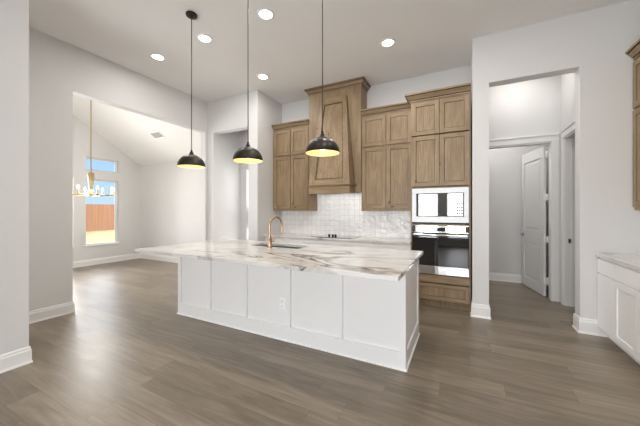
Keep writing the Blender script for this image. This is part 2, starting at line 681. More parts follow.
sl = B()
slope(sl, yr, zr, 5.08, ze - 0.15 * (zr - ze) / (4.93 - yr))
slope(sl, 0.30, ze - 0.15 * (zr - ze) / (4.93 - yr), yr, zr)
struct('ceiling_dining', sl, M['ceil'], 'vaulted white dining room ceiling sloping down to the back', 'ceiling')

# ------------------------------------------------------------------ baseboards
BP = [(-0.002, 0), (0.022, 0), (0.021, 0.012), (0.015, 0.022), (0.015, 0.115), (0.010, 0.128), (0.010, 0.142), (0.004, 0.152), (-0.002, 0.152)]
BP7 = [(-0.002, 0), (0.024, 0), (0.023, 0.012), (0.015, 0.024), (0.015, 0.130), (0.011, 0.145), (0.011, 0.160), (0.004, 0.172), (-0.002, 0.172)]


def base(name, path, label, prof=BP):
    struct(name, B().sweep(path, prof), M['trim'], label, 'baseboard')


base('baseboard_left_near', [(-3.54, -3.5), (-3.54, 1.075), (-4.76, 1.075)], 'white baseboard along the near left wall')
base('baseboard_left', [(-4.76, 1.075), (-4.76, 1.88), (-4.90, 1.88)], 'white baseboard left of the dining room opening')
base('baseboard_dining', [(-8.44, 0.45), (-8.44, 4.93), (-4.90, 4.93), (-4.90, 4.10), (-4.76, 4.10), (-4.76, 4.15), (-4.594, 4.15), (-4.594, 4.95)],
     'white baseboard under the dining windows and back wall')
base('baseboard_passage', [(-4.594, 4.95), (-3.647, 4.95), (-3.647, 4.15), (-3.43, 4.15), (-3.43, 4.33)], 'white baseboard in the passage by the cabinets')
base('baseboard_hall_left', [(0.115, 4.33), (0.115, 4.20), (0.302, 4.20), (0.302, 5.47)], 'tall white baseboard around the pillar beside the oven', BP7)
base('baseboard_hall_right', [(1.33, 4.41), (1.33, 4.36), (1.195, 4.36), (1.195, 4.20), (1.43, 4.20)], 'tall white baseboard right of the hall opening', BP7)
base('baseboard_far_room', [(-0.2, 5.24), (-0.2, 6.56), (3.0, 6.56), (3.0, 5.59)], 'white baseboard in the dim room behind the door')
base('baseboard_right', [(1.97, 1.28), (1.97, -3.5), (-3.54, -3.5)], 'white baseboard along the right and rear walls')


# ------------------------------------------------------------------ windows
def window_x(name, x0, x1, ya, yb, z0, z1, label, pane, sill=None):
    """window in a wall that runs along y"""
    r = thing(name, ((x0 + x1) / 2, (ya + yb) / 2, z0), label, 'window', kind='structure')
    t = 0.03
    b = B()
    for q in ((ya, ya + t, z0, z1), (yb - t, yb, z0, z1), (ya + t, yb - t, z0, z0 + t), (ya + t, yb - t, z1 - t, z1)):
        b.box(x0, x0 + 0.06, *q)
    b.build('window_frame', M['trim'], r)
    B().box(x0 + 0.025, x0 + 0.032, ya + t, yb - t, z0 + t, z1 - t).build('pane', pane, r)
    if sill:
        B().box(x0 + 0.06, x1 + 0.03, ya - 0.03, yb + 0.03, z0 - 0.025, z0 + 0.004).build('window_sill', M['trim'], r, bevel=0.003)
    return r


def window_y(name, y0, y1, xa, xb, z0, z1, label, pane, inward, rail=None, t=0.03):
    r = thing(name, ((xa + xb) / 2, (y0 + y1) / 2, z0), label, 'window', kind='structure')
    b = B()
    ym = (y0 + y1) / 2
    for q in ((xa, xa + t, z0, z1), (xb - t, xb, z0, z1), (xa + t, xb - t, z0, z0 + t), (xa + t, xb - t, z1 - t, z1)):
        b.box(q[0], q[1], ym - 0.03, ym + 0.03, q[2], q[3])
    if rail:
        b.box(xa + t, xb - t, ym - 0.025, ym + 0.025, rail[0], rail[1])
    b.build('window_frame', M['trim'], r)
    if rail:
        B().box(xa + t, xb - t, ym - 0.004, ym + 0.004, z0 + t, rail[0]).build('pane', pane, r)
        B().box(xa + t, xb - t, ym - 0.004, ym + 0.004, rail[1], z1 - t).build('pane', pane, r)
    else:
        B().box(xa + t, xb - t, ym - 0.004, ym + 0.004, z0 + t, z1 - t).build('pane', pane, r)
    return r


nm = ['tall dining window seen behind the chandelier', 'tall dining window mostly hidden by the opening edge', 'tall dining window nearest the front']
nt_ = ['low transom window above the chandelier window', 'low transom above the hidden dining window', 'low transom over the front dining window']
for i, (a, c) in enumerate(DWIN):
    window_x('window_%d' % (2 * i + 1), -8.58, -8.44, a, c, 0.51, 2.195, nm[i], M['glass'], sill=True)
    window_x('window_%d' % (2 * i + 2), -8.58, -8.44, a, c, 2.42, 2.75, nt_[i], M['glass'])
rl = ['rear window furthest left', 'rear window second from left', 'rear window third from left', 'rear window nearest the right wall']
for i, (a, c) in enumerate(RW):
    window_y('window_%d' % (7 + i), -3.64, -3.50, a, c, 0.3, 2.3, 'tall white framed ' + rl[i], M['glass'], 1)
window_y('window_11', 4.95, 5.10, -4.41, -3.74, 0.33, 2.33, 'bright narrow window at the back of the passage', M['litpane'], -1, rail=(1.0, 1.45), t=0.012)

# ------------------------------------------------------------------ outside the dining windows
tag(B().box(-60, -8.70, -40, 60, -0.30, -0.10).build('lawn', M['grass']), 'dry yellow lawn outside the dining window', 'lawn', kind='structure')
fz = thing('wooden_fence', (-24, 10, -0.10), 'orange cedar board fence beyond the dining window', 'fence')
fb = B()
k = 0
yy = -6.0
rnd = random.Random(3)
while yy < 26:
    fb.box(-24.0, -23.975, yy, yy + 0.138, -0.08, 1.86 + rnd.uniform(-0.01, 0.01))
    yy += 0.143
fb.build('board_panel', M['fence'], fz)
for zz in (0.25, 0.95, 1.6):
    B().box(-24.05, -24.0, -6, 26, zz, zz + 0.09).build('rail', M['fence'], fz)
for k in range(9):
    B().box(-24.15, -24.05, -6 + 3.98 * k, -5.9 + 3.98 * k, -0.10, 1.8).build('post', M['fence'], fz)


# ------------------------------------------------------------------ door casings, doors of the hall
def casing_y(name, y, side, xa, xb, zt, label, w=0.09):
    b = B()
    y1 = y + side * 0.018
    b.box(xa - w, xa, y, y1, 0, zt)
    b.box(xb, xb + w, y, y1, 0, zt)
    b.box(xa - w, xb + w, y, y1, zt, zt + w)
    b.box(xa - w - 0.012, xb + w + 0.012, y, y + side * 0.034, zt + w, zt + w + 0.022)
    struct(name, b, M['trim'], label, 'door trim', bevel=0.003)


ca = B()
ca.box(1.217, 1.307, 5.47, 5.452, 0, 2.46).box(0.304, 1.307, 5.47, 5.452, 2.46, 2.55).box(0.304, 1.312, 5.47, 5.436, 2.55, 2.575)
struct('trim_1', ca, M['trim'], 'white casing around the open panelled door', 'door trim', bevel=0.003)
cb = B()
cb.box(1.33, 1.312, 5.30, 5.39, 0, 2.46).box(1.33, 1.312, 4.41, 4.50, 0, 2.46).box(1.33, 1.312, 4.41, 5.39, 2.46, 2.55).box(1.33, 1.296, 4.395, 5.405, 2.55, 2.575)
struct('trim_2', cb, M['trim'], 'white casing around the second hall doorway', 'door trim', bevel=0.003)
jb = B()
jb.box(1.332, 1.452, 5.282, 5.302, 0, 2.442).box(1.332, 1.452, 4.498, 4.518, 0, 2.442).box(1.332, 1.452, 4.498, 5.302, 2.442, 2.462).box(1.405, 1.418, 5.270, 5.283, 0, 2.442)
struct('trim_3', jb, M['trim'], 'white door jamb lining the second doorway', 'door trim')
jb = B()
jb.box(1.213, 1.2325, 5.472, 5.59, 0, 2.442).box(0.333, 0.353, 5.472, 5.59, 0, 2.442).box(0.333, 1.2325, 5.472, 5.59, 2.442, 2.462)
struct('trim_4', jb, M['trim'], 'white jamb lining the panelled door opening', 'door trim')

# open two-panel door, hinged at the right jamb, swung into the far room
hx, hy = 1.19, 5.605
ang = math.atan2(6.50 - hy, 1.008 - hx)
dw, dh, dt = 0.875, 2.435, 0.036
dr = thing('door_1', (hx, hy, 0.0), 'open white two panel door standing in the hall doorway', 'door', kind='structure')
dr.rotation_euler = (0, 0, ang)


class L(B):
    """door-local coordinates: x along the leaf, y across it"""


def loc_build(b, name, m, parent, **kw):
    org = parent.location.copy() if parent.parent is None else parent.parent.location.copy()
    bmesh.ops.translate(b.bm, vec=org, verts=b.bm.verts)
    return b.build(name, m, parent, **kw)


b = L()
fx = [0.055, 0.165, 0.77, 0.885]
fz_ = [0.012, 0.18, 0.83, 1.05, 2.26, dh]
b.box(fx[0], fx[1], -dt / 2, dt / 2, fz_[0], fz_[5]).box(fx[2], fx[3], -dt / 2, dt / 2, fz_[0], fz_[5])
for z0, z1 in ((fz_[0], fz_[1]), (fz_[2], fz_[3]), (fz_[4], fz_[5])):
    b.box(fx[1], fx[2], -dt / 2, dt / 2, z0, z1)
lf = loc_build(b, 'door_leaf', M['doorp'], dr, bevel=0.003)
for z0, z1 in ((fz_[1], fz_[2]), (fz_[3], fz_[4])):
    b = L().box(fx[1], fx[2], -0.006, 0.006, z0, z1)
    for sgn in (-1, 1):   # raised field with sloping edge
        i, j = 0.028, 0.05
        y0, y1 = sgn * 0.006, sgn * 0.013
        b.hexa([(fx[1] + i, y0, z0 + i), (fx[2] - i, y0, z0 + i), (fx[2] - i, y0, z1 - i), (fx[1] + i, y0, z1 - i),
                (fx[1] + j, y1, z0 + j), (fx[2] - j, y1, z0 + j), (fx[2] - j, y1, z1 - j), (fx[1] + j, y1, z1 - j)])
    loc_build(b, 'door_panel', M['doorp'], dr)
for z in (0.22, 0.88, 1.56, 2.24):
    b = L().box(0.002, 0.056, -0.032, -0.004, z, z + 0.10)
    loc_build(b, 'hinge', M['trim'], dr)
hb = L()
for sgn in (-1, 1):
    hb.tube([(0.815, sgn * dt / 2, 0.95), (0.815, sgn * 0.026, 0.95)], 0.032, 20)
    hb.tube([(0.815, sgn * 0.026, 0.95), (0.815, sgn * 0.055, 0.95), (0.80, sgn * 0.062, 0.95), (0.71, sgn * 0.062, 0.948)], [0.011, 0.011, 0.011, 0.008], 12)
loc_build(hb, 'door_handle', M['nickel'], dr, smooth=True)

sp = thing('strike_plate', (1.43, 5.281, 0.95), 'small dark metal strike plate on the second doorway jamb', 'strike plate')
B().box(1.372, 1.404, 5.279, 5.282, 0.915, 0.985).build('plate', M['nickel'], sp, bevel=0.0005)
B().box(1.380, 1.396, 5.278, 5.279, 0.935, 0.965).build('slot', M['dark'], sp)


# ------------------------------------------------------------------ island
IX0, IX1, IY0, IY1 = -3.43, -0.44, 2.50, 3.33
isl = thing('kitchen_island', (-1.935, 2.9, 0), 'long white panelled kitchen island standing on the oak floor', 'kitchen island')
# cabinet box, open under the sink
b = B()
b.box(IX0 + 0.012, IX1 - 0.012, IY0 + 0.022, IY0 + 0.042, 0.0, 0.889)
b.box(IX0 + 0.012, IX1 - 0.012, IY1 - 0.03, IY1 - 0.01, 0.10, 0.889)
b.box(IX0 + 0.012, IX0 + 0.032, IY0 + 0.042, IY1 - 0.03, 0.0, 0.889)
b.box(IX1 - 0.032, IX1 - 0.012, IY0 + 0.042, IY1 - 0.03, 0.0, 0.889)
b.box(IX0 + 0.032, IX1 - 0.032, IY1 - 0.085, IY1 - 0.07, 0.0, 0.10)
b.box(IX0 + 0.032, IX1 - 0.032, IY0 + 0.042, IY1 - 0.03, 0.10, 0.118)
b.build('cabinet_box', M['cab'], isl)
# front frame: corner stiles, battens, rails
xs = [-2.825, -2.235, -1.64, -1.045]
ff = B()
ff.box(IX0, IX0 + 0.055, IY0, IY0 + 0.022, 0, 0.889)
ff.box(IX1 - 0.055, IX1, IY0, IY0 + 0.022, 0, 0.889)
ff.box(IX0 + 0.055, IX1 - 0.055, IY0, IY0 + 0.022, 0.0, 0.15)
ff.box(IX0 + 0.055, IX1 - 0.055, IY0, IY0 + 0.022, 0.80, 0.889)
ff.build('front_frame', M['cab'], isl, bevel=0.0015)
for x in xs:
    B().box(x - 0.014, x + 0.014, IY0 - 0.003, IY0 + 0.022, 0.15, 0.80).build('batten', M['cab'], isl, bevel=0.0015)
for nmx, xa, xb in (('end_panel', IX1 - 0.012, IX1), ('end_panel', IX0, IX0 + 0.012)):
    e = B()
    e.box(xa, xb, IY0 + 0.022, IY0 + 0.075, 0, 0.889)
    e.box(xa, xb, IY1 - 0.075, IY1, 0, 0.889)
    e.box(xa, xb, IY0 + 0.075, IY1 - 0.075, 0, 0.15)
    e.box(xa, xb, IY0 + 0.075, IY1 - 0.075, 0.80, 0.889)
    e.build(nmx, M['cab'], isl, bevel=0.0015)
# shoe moulding at the floor
B().sweep([(IX0, IY1), (IX0, IY0), (IX1, IY0), (IX1, IY1)][::1], [(0.0, 0.0), (0.012, 0.0), (0.010, 0.010), (0.0, 0.016)]).build('shoe_moulding', M['cab'], isl)
fr = Front('y', 0)
for k in range(5):
    xa = IX0 + 0.03 + k * 0.586
    dB = B()
    dB.box(xa + 0.004, xa + 0.582, IY1 - 0.010, IY1 + 0.009, 0.12, 0.875)
    dB.build('cabinet_door', M['cab'], isl, bevel=0.002)

# countertop with sink cut-out
SX0, SX1, SY0, SY1 = -2.56, -1.80, 2.935, 3.275
TX0, TX1, TY0, TY1 = -3.555, -0.405, 2.01, 3.43
ZT0, ZT1 = 0.889, 0.925


def slab_with_hole(b, x0, x1, y0, y1, h, z0, z1):
    hx0, hx1, hy0, hy1 = h
    o = [(x0, y0), (x1, y0), (x1, y1), (x0, y1)]
    i = [(hx0, hy0), (hx1, hy0), (hx1, hy1), (hx0, hy1)]
    vo = [[b.bm.verts.new((*p, z)) for p in o] for z in (z0, z1)]
    vi = [[b.bm.verts.new((*p, z)) for p in i] for z in (z0, z1)]
    for k in range(4):
        k2 = (k + 1) % 4
        b.bm.faces.new((vo[1][k], vo[1][k2], vi[1][k2], vi[1][k]))
        b.bm.faces.new((vo[0][k], vi[0][k], vi[0][k2], vo[0][k2]))
        b.bm.faces.new((vo[0][k], vo[0][k2], vo[1][k2], vo[1][k]))
        b.bm.faces.new((vi[0][k], vi[1][k], vi[1][k2], vi[0][k2]))
    return b


ct = slab_with_hole(B(), TX0, TX1, TY0, TY1, (SX0, SX1, SY0, SY1), ZT0, ZT1).build('island_countertop', M['marble'], bevel=0.003)
tag(ct, 'white stone island countertop with brown grey veins and a sink cut-out', 'countertop')

sk = thing('kitchen_sink', (-2.16, 3.115, 0.70), 'grey undermount sink sunk in the island countertop', 'sink')
b = B()
t = 0.012
b.box(SX0 - t, SX0, SY0 - t, SY1 + t, 0.66, 0.888).box(SX1, SX1 + t, SY0 - t, SY1 + t, 0.66, 0.888)
b.box(SX0, SX1, SY0 - t, SY0, 0.66, 0.888).box(SX0, SX1, SY1, SY1 + t, 0.66, 0.888).box(SX0, SX1, SY0, SY1, 0.66, 0.672)
b.build('basin', M['sinkm'], sk)
B().lathe(-2.16, 3.115, [(0, 0.6725), (0.04, 0.6725), (0.045, 0.677), (0.03, 0.675), (0, 0.674)]).build('drain', M['steel'], sk, smooth=True)

fa = thing('faucet', (-2.185, 2.885, ZT1), 'champagne bronze gooseneck faucet standing on the island', 'faucet')
fxx, fyy = -2.185, 2.885
B().lathe(fxx, fyy, [(0, ZT1), (0.029, ZT1), (0.029, ZT1 + 0.006), (0.024, ZT1 + 0.010), (0.0235, ZT1 + 0.11), (0.019, ZT1 + 0.118), (0, ZT1 + 0.118)], 24).build('body', M['copper'], fa, smooth=True)
pts = [(fxx, fyy, ZT1 + 0.11), (fxx, fyy, ZT1 + 0.20), (fxx, fyy, ZT1 + 0.275)]
ra = 0.105
for k in range(1, 15):
    a = math.pi * k / 14
    pts.append((fxx + 0.02 * (1 - math.cos(a)), fyy + ra * (1 - math.cos(a)), ZT1 + 0.275 + ra * math.sin(a)))
pts.append((fxx + 0.042, fyy + 2 * ra + 0.002, ZT1 + 0.24))
B().tube(pts, 0.0125, 14).build('spout', M['copper'], fa, smooth=True)
e = pts[-1]
B().tube([e, (e[0], e[1], e[2] - 0.07)], [0.016, 0.0165], 16).build('spray_head', M['copper'], fa, smooth=True)
B().tube([(fxx + 0.018, fyy, ZT1 + 0.075), (fxx + 0.05, fyy, ZT1 + 0.08), (fxx + 0.06, fyy, ZT1 + 0.10), (fxx + 0.066, fyy, ZT1 + 0.15)], [0.011, 0.011, 0.008, 0.006], 12).build('handle', M['copper'], fa, smooth=True)

ou = thing('wall_outlet', (-1.74, IY0 + 0.022, 0.38), 'white electrical outlet on the island front panel', 'outlet')
B().box(-1.777, -1.703, IY0 + 0.015, IY0 + 0.0225, 0.318, 0.444).build('cover_plate', M['plastic'], ou, bevel=0.002)
for zz in (0.338, 0.392):
    o = B().box(-1.757, -1.723, IY0 + 0.012, IY0 + 0.015, zz, zz + 0.032).build('socket', M['plastic'], ou, bevel=0.001)
    B().box(-1.748, -1.745, IY0 + 0.0115, IY0 + 0.012, zz + 0.012, zz + 0.024).box(-1.735, -1.732, IY0 + 0.0115, IY0 + 0.012, zz + 0.012, zz + 0.024).build('slot', M['dark'], o)

# ------------------------------------------------------------------ crown profile for the wooden cabinets
CP = [(0.0, 0.0), (0.014, 0.0), (0.014, 0.018), (0.009, 0.020), (0.009, 0.025), (0.024, 0.028), (0.032, 0.044), (0.050, 0.062), (0.056, 0.072),
      (0.052, 0.074), (0.052, 0.080), (0.072, 0.082), (0.074, 0.105), (0.0, 0.105)]
CROWN = (M['wh'], M['dark_line'])


def crown_at(path, z, m=M['wh'], sc=1.0):
    b = B().sweep(path, [(u * sc, z + v * sc) for u, v in CP])
    b.bm.faces.ensure_lookup_table()
    k = len(CP)
    for i, f in enumerate(b.bm.faces):
        if i < k * (len(path) - 1) and i % k in (2, 3, 4, 8, 9, 10):      # grooves of the profile in the darker brown
            f.material_index = 1
    return b


# ------------------------------------------------------------------ wooden wall cabinets on the back wall
def upper(name, x0, x1, label, crown_path, stile_r=0.0):
    yf = 4.62
    r = thing(name, ((x0 + x1) / 2, 4.785, 1.388), label, 'wall cabinet')
    B().box(x0, x1, yf, 4.949, 1.408, 3.0).build('cabinet_box', M['wv'], r, bevel=0.001)
    B().box(x0, x1, yf - 0.004, yf + 0.016, 1.385, 1.408).box(x0, x0 + 0.016, yf + 0.016, 4.94, 1.385, 1.408).box(x1 - 0.016, x1, yf + 0.016, 4.94, 1.385, 1.408).build('light_rail', M['wh'], r)
    f = Front('y', yf)
    xm = (x0 + x1) / 2
    for ua, ub in ((x0 + 0.022, xm - 0.006), (xm + 0.006, x1 - 0.022 - stile_r)):
        shaker(f, 'cabinet_door', WD, r, ua, ub, 1.432, 2.452)
        shaker(f, 'cabinet_door', WD, r, ua, ub, 2.476, 2.975)
    crown_at(crown_path, 3.0).build('crown_moulding', CROWN, r)
    return r


upper('wall_cabinet', -3.405, -2.578, 'wooden wall cabinet with four doors left of the range hood', [(-3.405, 4.62), (-2.578, 4.62)])
B().box(-3.4295, -3.405, 4.63, 4.949, 1.408, 3.0).build('filler_strip', M['wv'], [o for o in COL.objects if o.name == 'wall_cabinet'][0])
upper('wall_cabinet', -1.552, -0.692, 'wooden wall cabinet with four doors between hood and oven tower', [(-1.552, 4.62), (-0.692, 4.62)])

# ------------------------------------------------------------------ range hood
hd = thing('range_hood', (-2.065, 4.78, 1.69), 'tall wooden range hood with tapered panelled front over the cooktop', 'range hood')
hx0, hx1, hyf, hcx = -2.573, -1.557, 4.605, -2.06
B().box(hx0, hx1, hyf, 4.949, 1.72, 3.56).build('chimney_box', M['wv'], hd, bevel=0.001)
zb, zt = 1.835, 3.42
wb, wt, pb, pt_ = 0.390, 0.245, 0.24, 0.012      # half widths and projection, bottom and top
B().hexa([(hcx - wb, hyf - pb, zb), (hcx + wb, hyf - pb, zb), (hcx + wb, hyf + 0.002, zb), (hcx - wb, hyf + 0.002, zb),
          (hcx - wt, hyf - pt_, zt), (hcx + wt, hyf - pt_, zt), (hcx + wt, hyf + 0.002, zt), (hcx - wt, hyf + 0.002, zt)]).build('tapered_front', M['wv'], hd, bevel=0.001)


def face_pt(u, z, out):
    """point on the sloping front: u in -1..1 across, out normal offset"""
    k = (z - zb) / (zt - zb)
    return (hcx + u * (wb + (wt - wb) * k), hyf - (pb + (pt_ - pb) * k) - out, z)


def strip(b, ua, ub, z0, z1, o0, o1, ua1=None, ub1=None):
    ua1 = ua if ua1 is None else ua1
    ub1 = ub if ub1 is None else ub1
    b.hexa([face_pt(ua, z0, o1), face_pt(ub, z0, o1), face_pt(ub, z0, o0), face_pt(ua, z0, o0),
            face_pt(ua1, z1, o1), face_pt(ub1, z1, o1), face_pt(ub1, z1, o0), face_pt(ua1, z1, o0)])


b = B()
strip(b, -1.0, -0.70, zb, zt, -0.001, 0.016)
b.build('stile', M['wv'], hd, bevel=0.002)
b = B()
strip(b, 0.70, 1.0, zb, zt, -0.001, 0.016)
b.build('stile', M['wv'], hd, bevel=0.002)
b = B()
strip(b, -0.70, 0.70, zb, zb + 0.10, -0.001, 0.016)
b.build('rail', M['wh'], hd, bevel=0.002)
b = B()
strip(b, -0.70, 0.70, zt - 0.11, zt, -0.001, 0.016)
b.build('rail', M['wh'], hd, bevel=0.002)
b = B()
for a, c in ((-0.70, -0.655), (0.655, 0.70)):
    strip(b, a, c, zb + 0.10, zt - 0.11, -0.001, 0.008)
strip(b, -0.655, 0.655, zb + 0.10, zb + 0.117, -0.001, 0.008)
strip(b, -0.655, 0.655, zt - 0.127, zt - 0.11, -0.001, 0.008)
b.build('panel_bead', M['dark_line'], hd)
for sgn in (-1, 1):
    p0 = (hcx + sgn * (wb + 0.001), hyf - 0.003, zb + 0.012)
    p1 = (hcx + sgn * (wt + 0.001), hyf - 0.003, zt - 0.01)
    B().tube([p0, p1], 0.007, 8).build('shade_line', M['dark_line'], hd, smooth=True)  # dark strip painting in the shadow where tapered front meets chimney box
ay = hyf - pb - 0.006
B().box(hcx - wb, hcx + wb, ay, hyf, 1.692, 1.826).build('apron', M['wh'], hd, bevel=0.002)
B().sweep([(hcx - wb, hyf), (hcx - wb, ay), (hcx + wb, ay), (hcx + wb, hyf)], [(-0.01, 1.812), (0.012, 1.812), (0.030, 1.828), (0.034, 1.842), (0.0, 1.850), (-0.01, 1.850)]).build('moulding', M['wh'], hd)
B().box(hcx - wb + 0.03, hcx + wb - 0.03, ay + 0.03, 4.93, 1.712, 1.7205).build('filter_panel', M['sinkm'], hd)
for u in (-0.22, 0.22):
    B().lathe(hcx + u, 4.60, [(0, 1.7125), (0.035, 1.7125), (0.035, 1.707), (0, 1.707)], 20).build('lamp_lens', M['can'], hd)
    l = lamp('hood_lamp_beam', 'AREA', (u - 0.0 + (hcx + 2.065), 4.60 - 4.78, 0.014), (R(22), 0, 0), 8.0, (1.0, 0.98, 0.95), shape='DISK', size=0.07)
    l.parent = hd
crown_at([(hx0, 4.949), (hx0, hyf), (hx1, hyf), (hx1, 4.949)], 3.55).build('crown_moulding', CROWN, hd)

# ------------------------------------------------------------------ oven tower
TX_0, TX_1, TYF = -0.690, 0.098, 4.34
tw = thing('oven_tower', (-0.296, 4.64, 0), 'tall wooden oven cabinet beside the white pillar', 'tall cabinet')
b = B()
b.box(TX_0, TX_0 + 0.019, TYF, 4.949, 0.0, 3.0).box(TX_1 - 0.019, TX_1, TYF, 4.949, 0.0, 3.0)
b.box(TX_0 + 0.019, TX_1 - 0.019, 4.93, 4.949, 0.10, 3.0)
for z0, z1 in ((0.10, 0.12), (0.462, 0.482), (1.180, 1.200), (1.720, 1.738), (2.98, 3.0)):
    b.box(TX_0 + 0.019, TX_1 - 0.019, TYF, 4.93, z0, z1)
b.box(TX_0 + 0.019, TX_1 - 0.019, TYF + 0.05, TYF + 0.068, 0, 0.10)
b.build('cabinet_box', M['wv'], tw, bevel=0.001)
f = Front('y', TYF)
xm = (TX_0 + TX_1) / 2
for ua, ub in ((TX_0 + 0.016, xm - 0.003), (xm + 0.003, TX_1 - 0.016)):
    shaker(f, 'cabinet_door', WD, tw, ua, ub, 1.745, 2.478)
    shaker(f, 'cabinet_door', WD, tw, ua, ub, 2.495, 2.975)
shaker(f, 'drawer', WD, tw, TX_0 + 0.016, TX_1 - 0.016, 0.115, 0.345, st=0.05)
slab_front(f, 'rail', M['wh'], tw, TX_0 + 0.016, TX_1 - 0.016, 0.36, 0.462)
crown_at([(TX_0, 4.60), (TX_0, TYF), (TX_1, TYF)], 3.0, sc=1.06).build('crown_moulding', CROWN, tw)

# microwave with trim kit
mw = thing('microwave', (-0.296, TYF, 1.2), 'built in steel microwave with mirrored door above the oven', 'microwave')
mx0, mx1, mz0, mz1 = TX_0 + 0.022, TX_1 - 0.022, 1.222, 1.716
b = B()
f.box(b, mx0, mx1, 0.001, 0.024, mz0, mz0 + 0.085)
f.box(b, mx0, mx1, 0.001, 0.024, mz1 - 0.075, mz1)
f.box(b, mx0, mx0 + 0.06, 0.001, 0.024, mz0 + 0.085, mz1 - 0.075)
f.box(b, mx1 - 0.06, mx1, 0.001, 0.024, mz0 + 0.085, mz1 - 0.075)
b.build('trim_frame', M['steel'], mw, bevel=0.002)
B().box(mx0 + 0.05, mx1 - 0.05, TYF + 0.004, TYF + 0.40, 1.2015, 1.68).build('oven_body', M['dark'], mw)
b = B()
f.box(b, mx0 + 0.087, mx1 - 0.165, -0.003, 0.018, mz0 + 0.096, mz1 - 0.086)
b.build('door', M['mglass'], mw, bevel=0.001)
b = B()
for q in ((mx0 + 0.060, mx0 + 0.086, mz0 + 0.085, mz1 - 0.075), (mx1 - 0.072, mx1 - 0.060, mz0 + 0.085, mz1 - 0.075), (mx0 + 0.072, mx1 - 0.072, mz0 + 0.085, mz0 + 0.095), (mx0 + 0.072, mx1 - 0.072, mz1 - 0.085, mz1 - 0.075)):
    f.box(b, q[0], q[1], 0.001, 0.021, q[2], q[3])
b.build('bezel', M['black'], mw)
b = B()
f.box(b, mx1 - 0.162, mx1 - 0.073, -0.003, 0.017, mz0 + 0.096, mz1 - 0.086)
cp = b.build('control_panel', M['mglass'], mw, bevel=0.001)
b = B()
f.box(b, mx1 - 0.150, mx1 - 0.075, 0.0165, 0.0178, mz1 - 0.125, mz1 - 0.095)
b.build('display', M['bglass'], cp)
for i in range(4):
    for j in range(3):
        b = B()
        u = mx1 - 0.148 + j * 0.026
        f.box(b, u, u + 0.019, 0.0165, 0.0178, mz0 + 0.115 + i * 0.045, mz0 + 0.14 + i * 0.045)
        b.build('button', M['black'], cp)

# wall oven
ov = thing('wall_oven', (-0.296, TYF, 0.48), 'black glass and steel wall oven under the microwave', 'oven')
oz0, oz1 = 0.484, 1.178
B().box(mx0 + 0.03, mx1 - 0.03, TYF + 0.004, TYF + 0.50, oz0, oz1 - 0.02).build('oven_body', M['dark'], ov)
b = B()
f.box(b, mx0, mx1, -0.003, 0.020, 1.078, oz1)
cp = b.build('control_panel', M['mirror'], ov, bevel=0.002)
b = B()
f.box(b, -0.38, -0.22, 0.0195, 0.0212, 1.095, 1.15)
b.build('display', M['bglass'], cp)
for u in (mx0, mx1 - 0.045):
    b = B()
    f.box(b, u, u + 0.045, 0.0195, 0.034, 1.085, 1.172)
    b.build('dark_block', M['black'], cp, bevel=0.004)  # dark block at each end of the panel
b = B()
f.box(b, mx0, mx1, -0.003, 0.030, 0.605, 1.072)
dg = b.build('door', M['bglass'], ov, bevel=0.002)
b = B()
f.box(b, mx0, mx1, -0.003, 0.030, oz0, 0.600)
b.build('lower_trim', M['mirror'], ov, bevel=0.002)
hb = B()
hb.tube([(mx0 + 0.02, TYF - 0.075, 1.048), (mx1 - 0.02, TYF - 0.075, 1.048)], 0.019, 16)
for u in (mx0 + 0.05, mx1 - 0.05):
    hb.tube([(u, TYF - 0.029, 1.048), (u, TYF - 0.075, 1.048)], 0.010, 12)
hb.build('handle', M['mirror'], dg, smooth=True)

# ------------------------------------------------------------------ white base cabinets on the back wall
FB = Front('y', 4.355)
bx = [-3.405, -2.975, -2.543, -1.586, -1.155, -0.692]
bl = ['white base cabinet at the left end of the back counter', 'white base cabinet left of the cooktop', 'wide white base cabinet under the cooktop',
      'white base cabinet right of the cooktop', 'white base cabinet beside the oven tower']
for i in range(5):
    x0, x1 = bx[i], bx[i + 1]
    r = thing('base_cabinet', ((x0 + x1) / 2, 4.65, 0), bl[i], 'base cabinet', 'white base cabinets on the back wall')
    B().box(x0, x1, 4.355, 4.949, 0.10, 0.889).box(x0, x1, 4.42, 4.94, 0, 0.10).build('cabinet_box', M['cab'], r)
    if i == 2:
        for z0, z1 in ((0.69, 0.868), (0.405, 0.68), (0.115, 0.395)):
            shaker(FB, 'drawer', CB, r, x0 + 0.004, x1 - 0.004, z0, z1, st=0.05)
    else:
        slab_front(FB, 'drawer', M['cab'], r, x0 + 0.004, x1 - 0.004, 0.705, 0.868)
        shaker(FB, 'cabinet_door', CB, r, x0 + 0.004, x1 - 0.004, 0.115, 0.695)
B().box(-3.4295, -3.405, 4.36, 4.949, 0.0, 0.889).build('filler_strip', M['cab'], [o for o in COL.objects if o.name == 'base_cabinet'][0])
tag(B().box(-3.429, -0.692, 4.315, 4.949, ZT0, ZT1).build('back_countertop', M['marble'], bevel=0.003), 'white stone countertop along the tiled back wall', 'countertop')
bs = B().box(-3.429, -2.573, 4.938, 4.9495, ZT1, 1.408).box(-2.573, -1.557, 4.938, 4.9495, ZT1, 1.72).box(-1.557, -0.692, 4.938, 4.9495, ZT1, 1.408)
struct('backsplash', bs, M['tile'], 'glossy white handmade tile backsplash under hood and cabinets', 'backsplash')

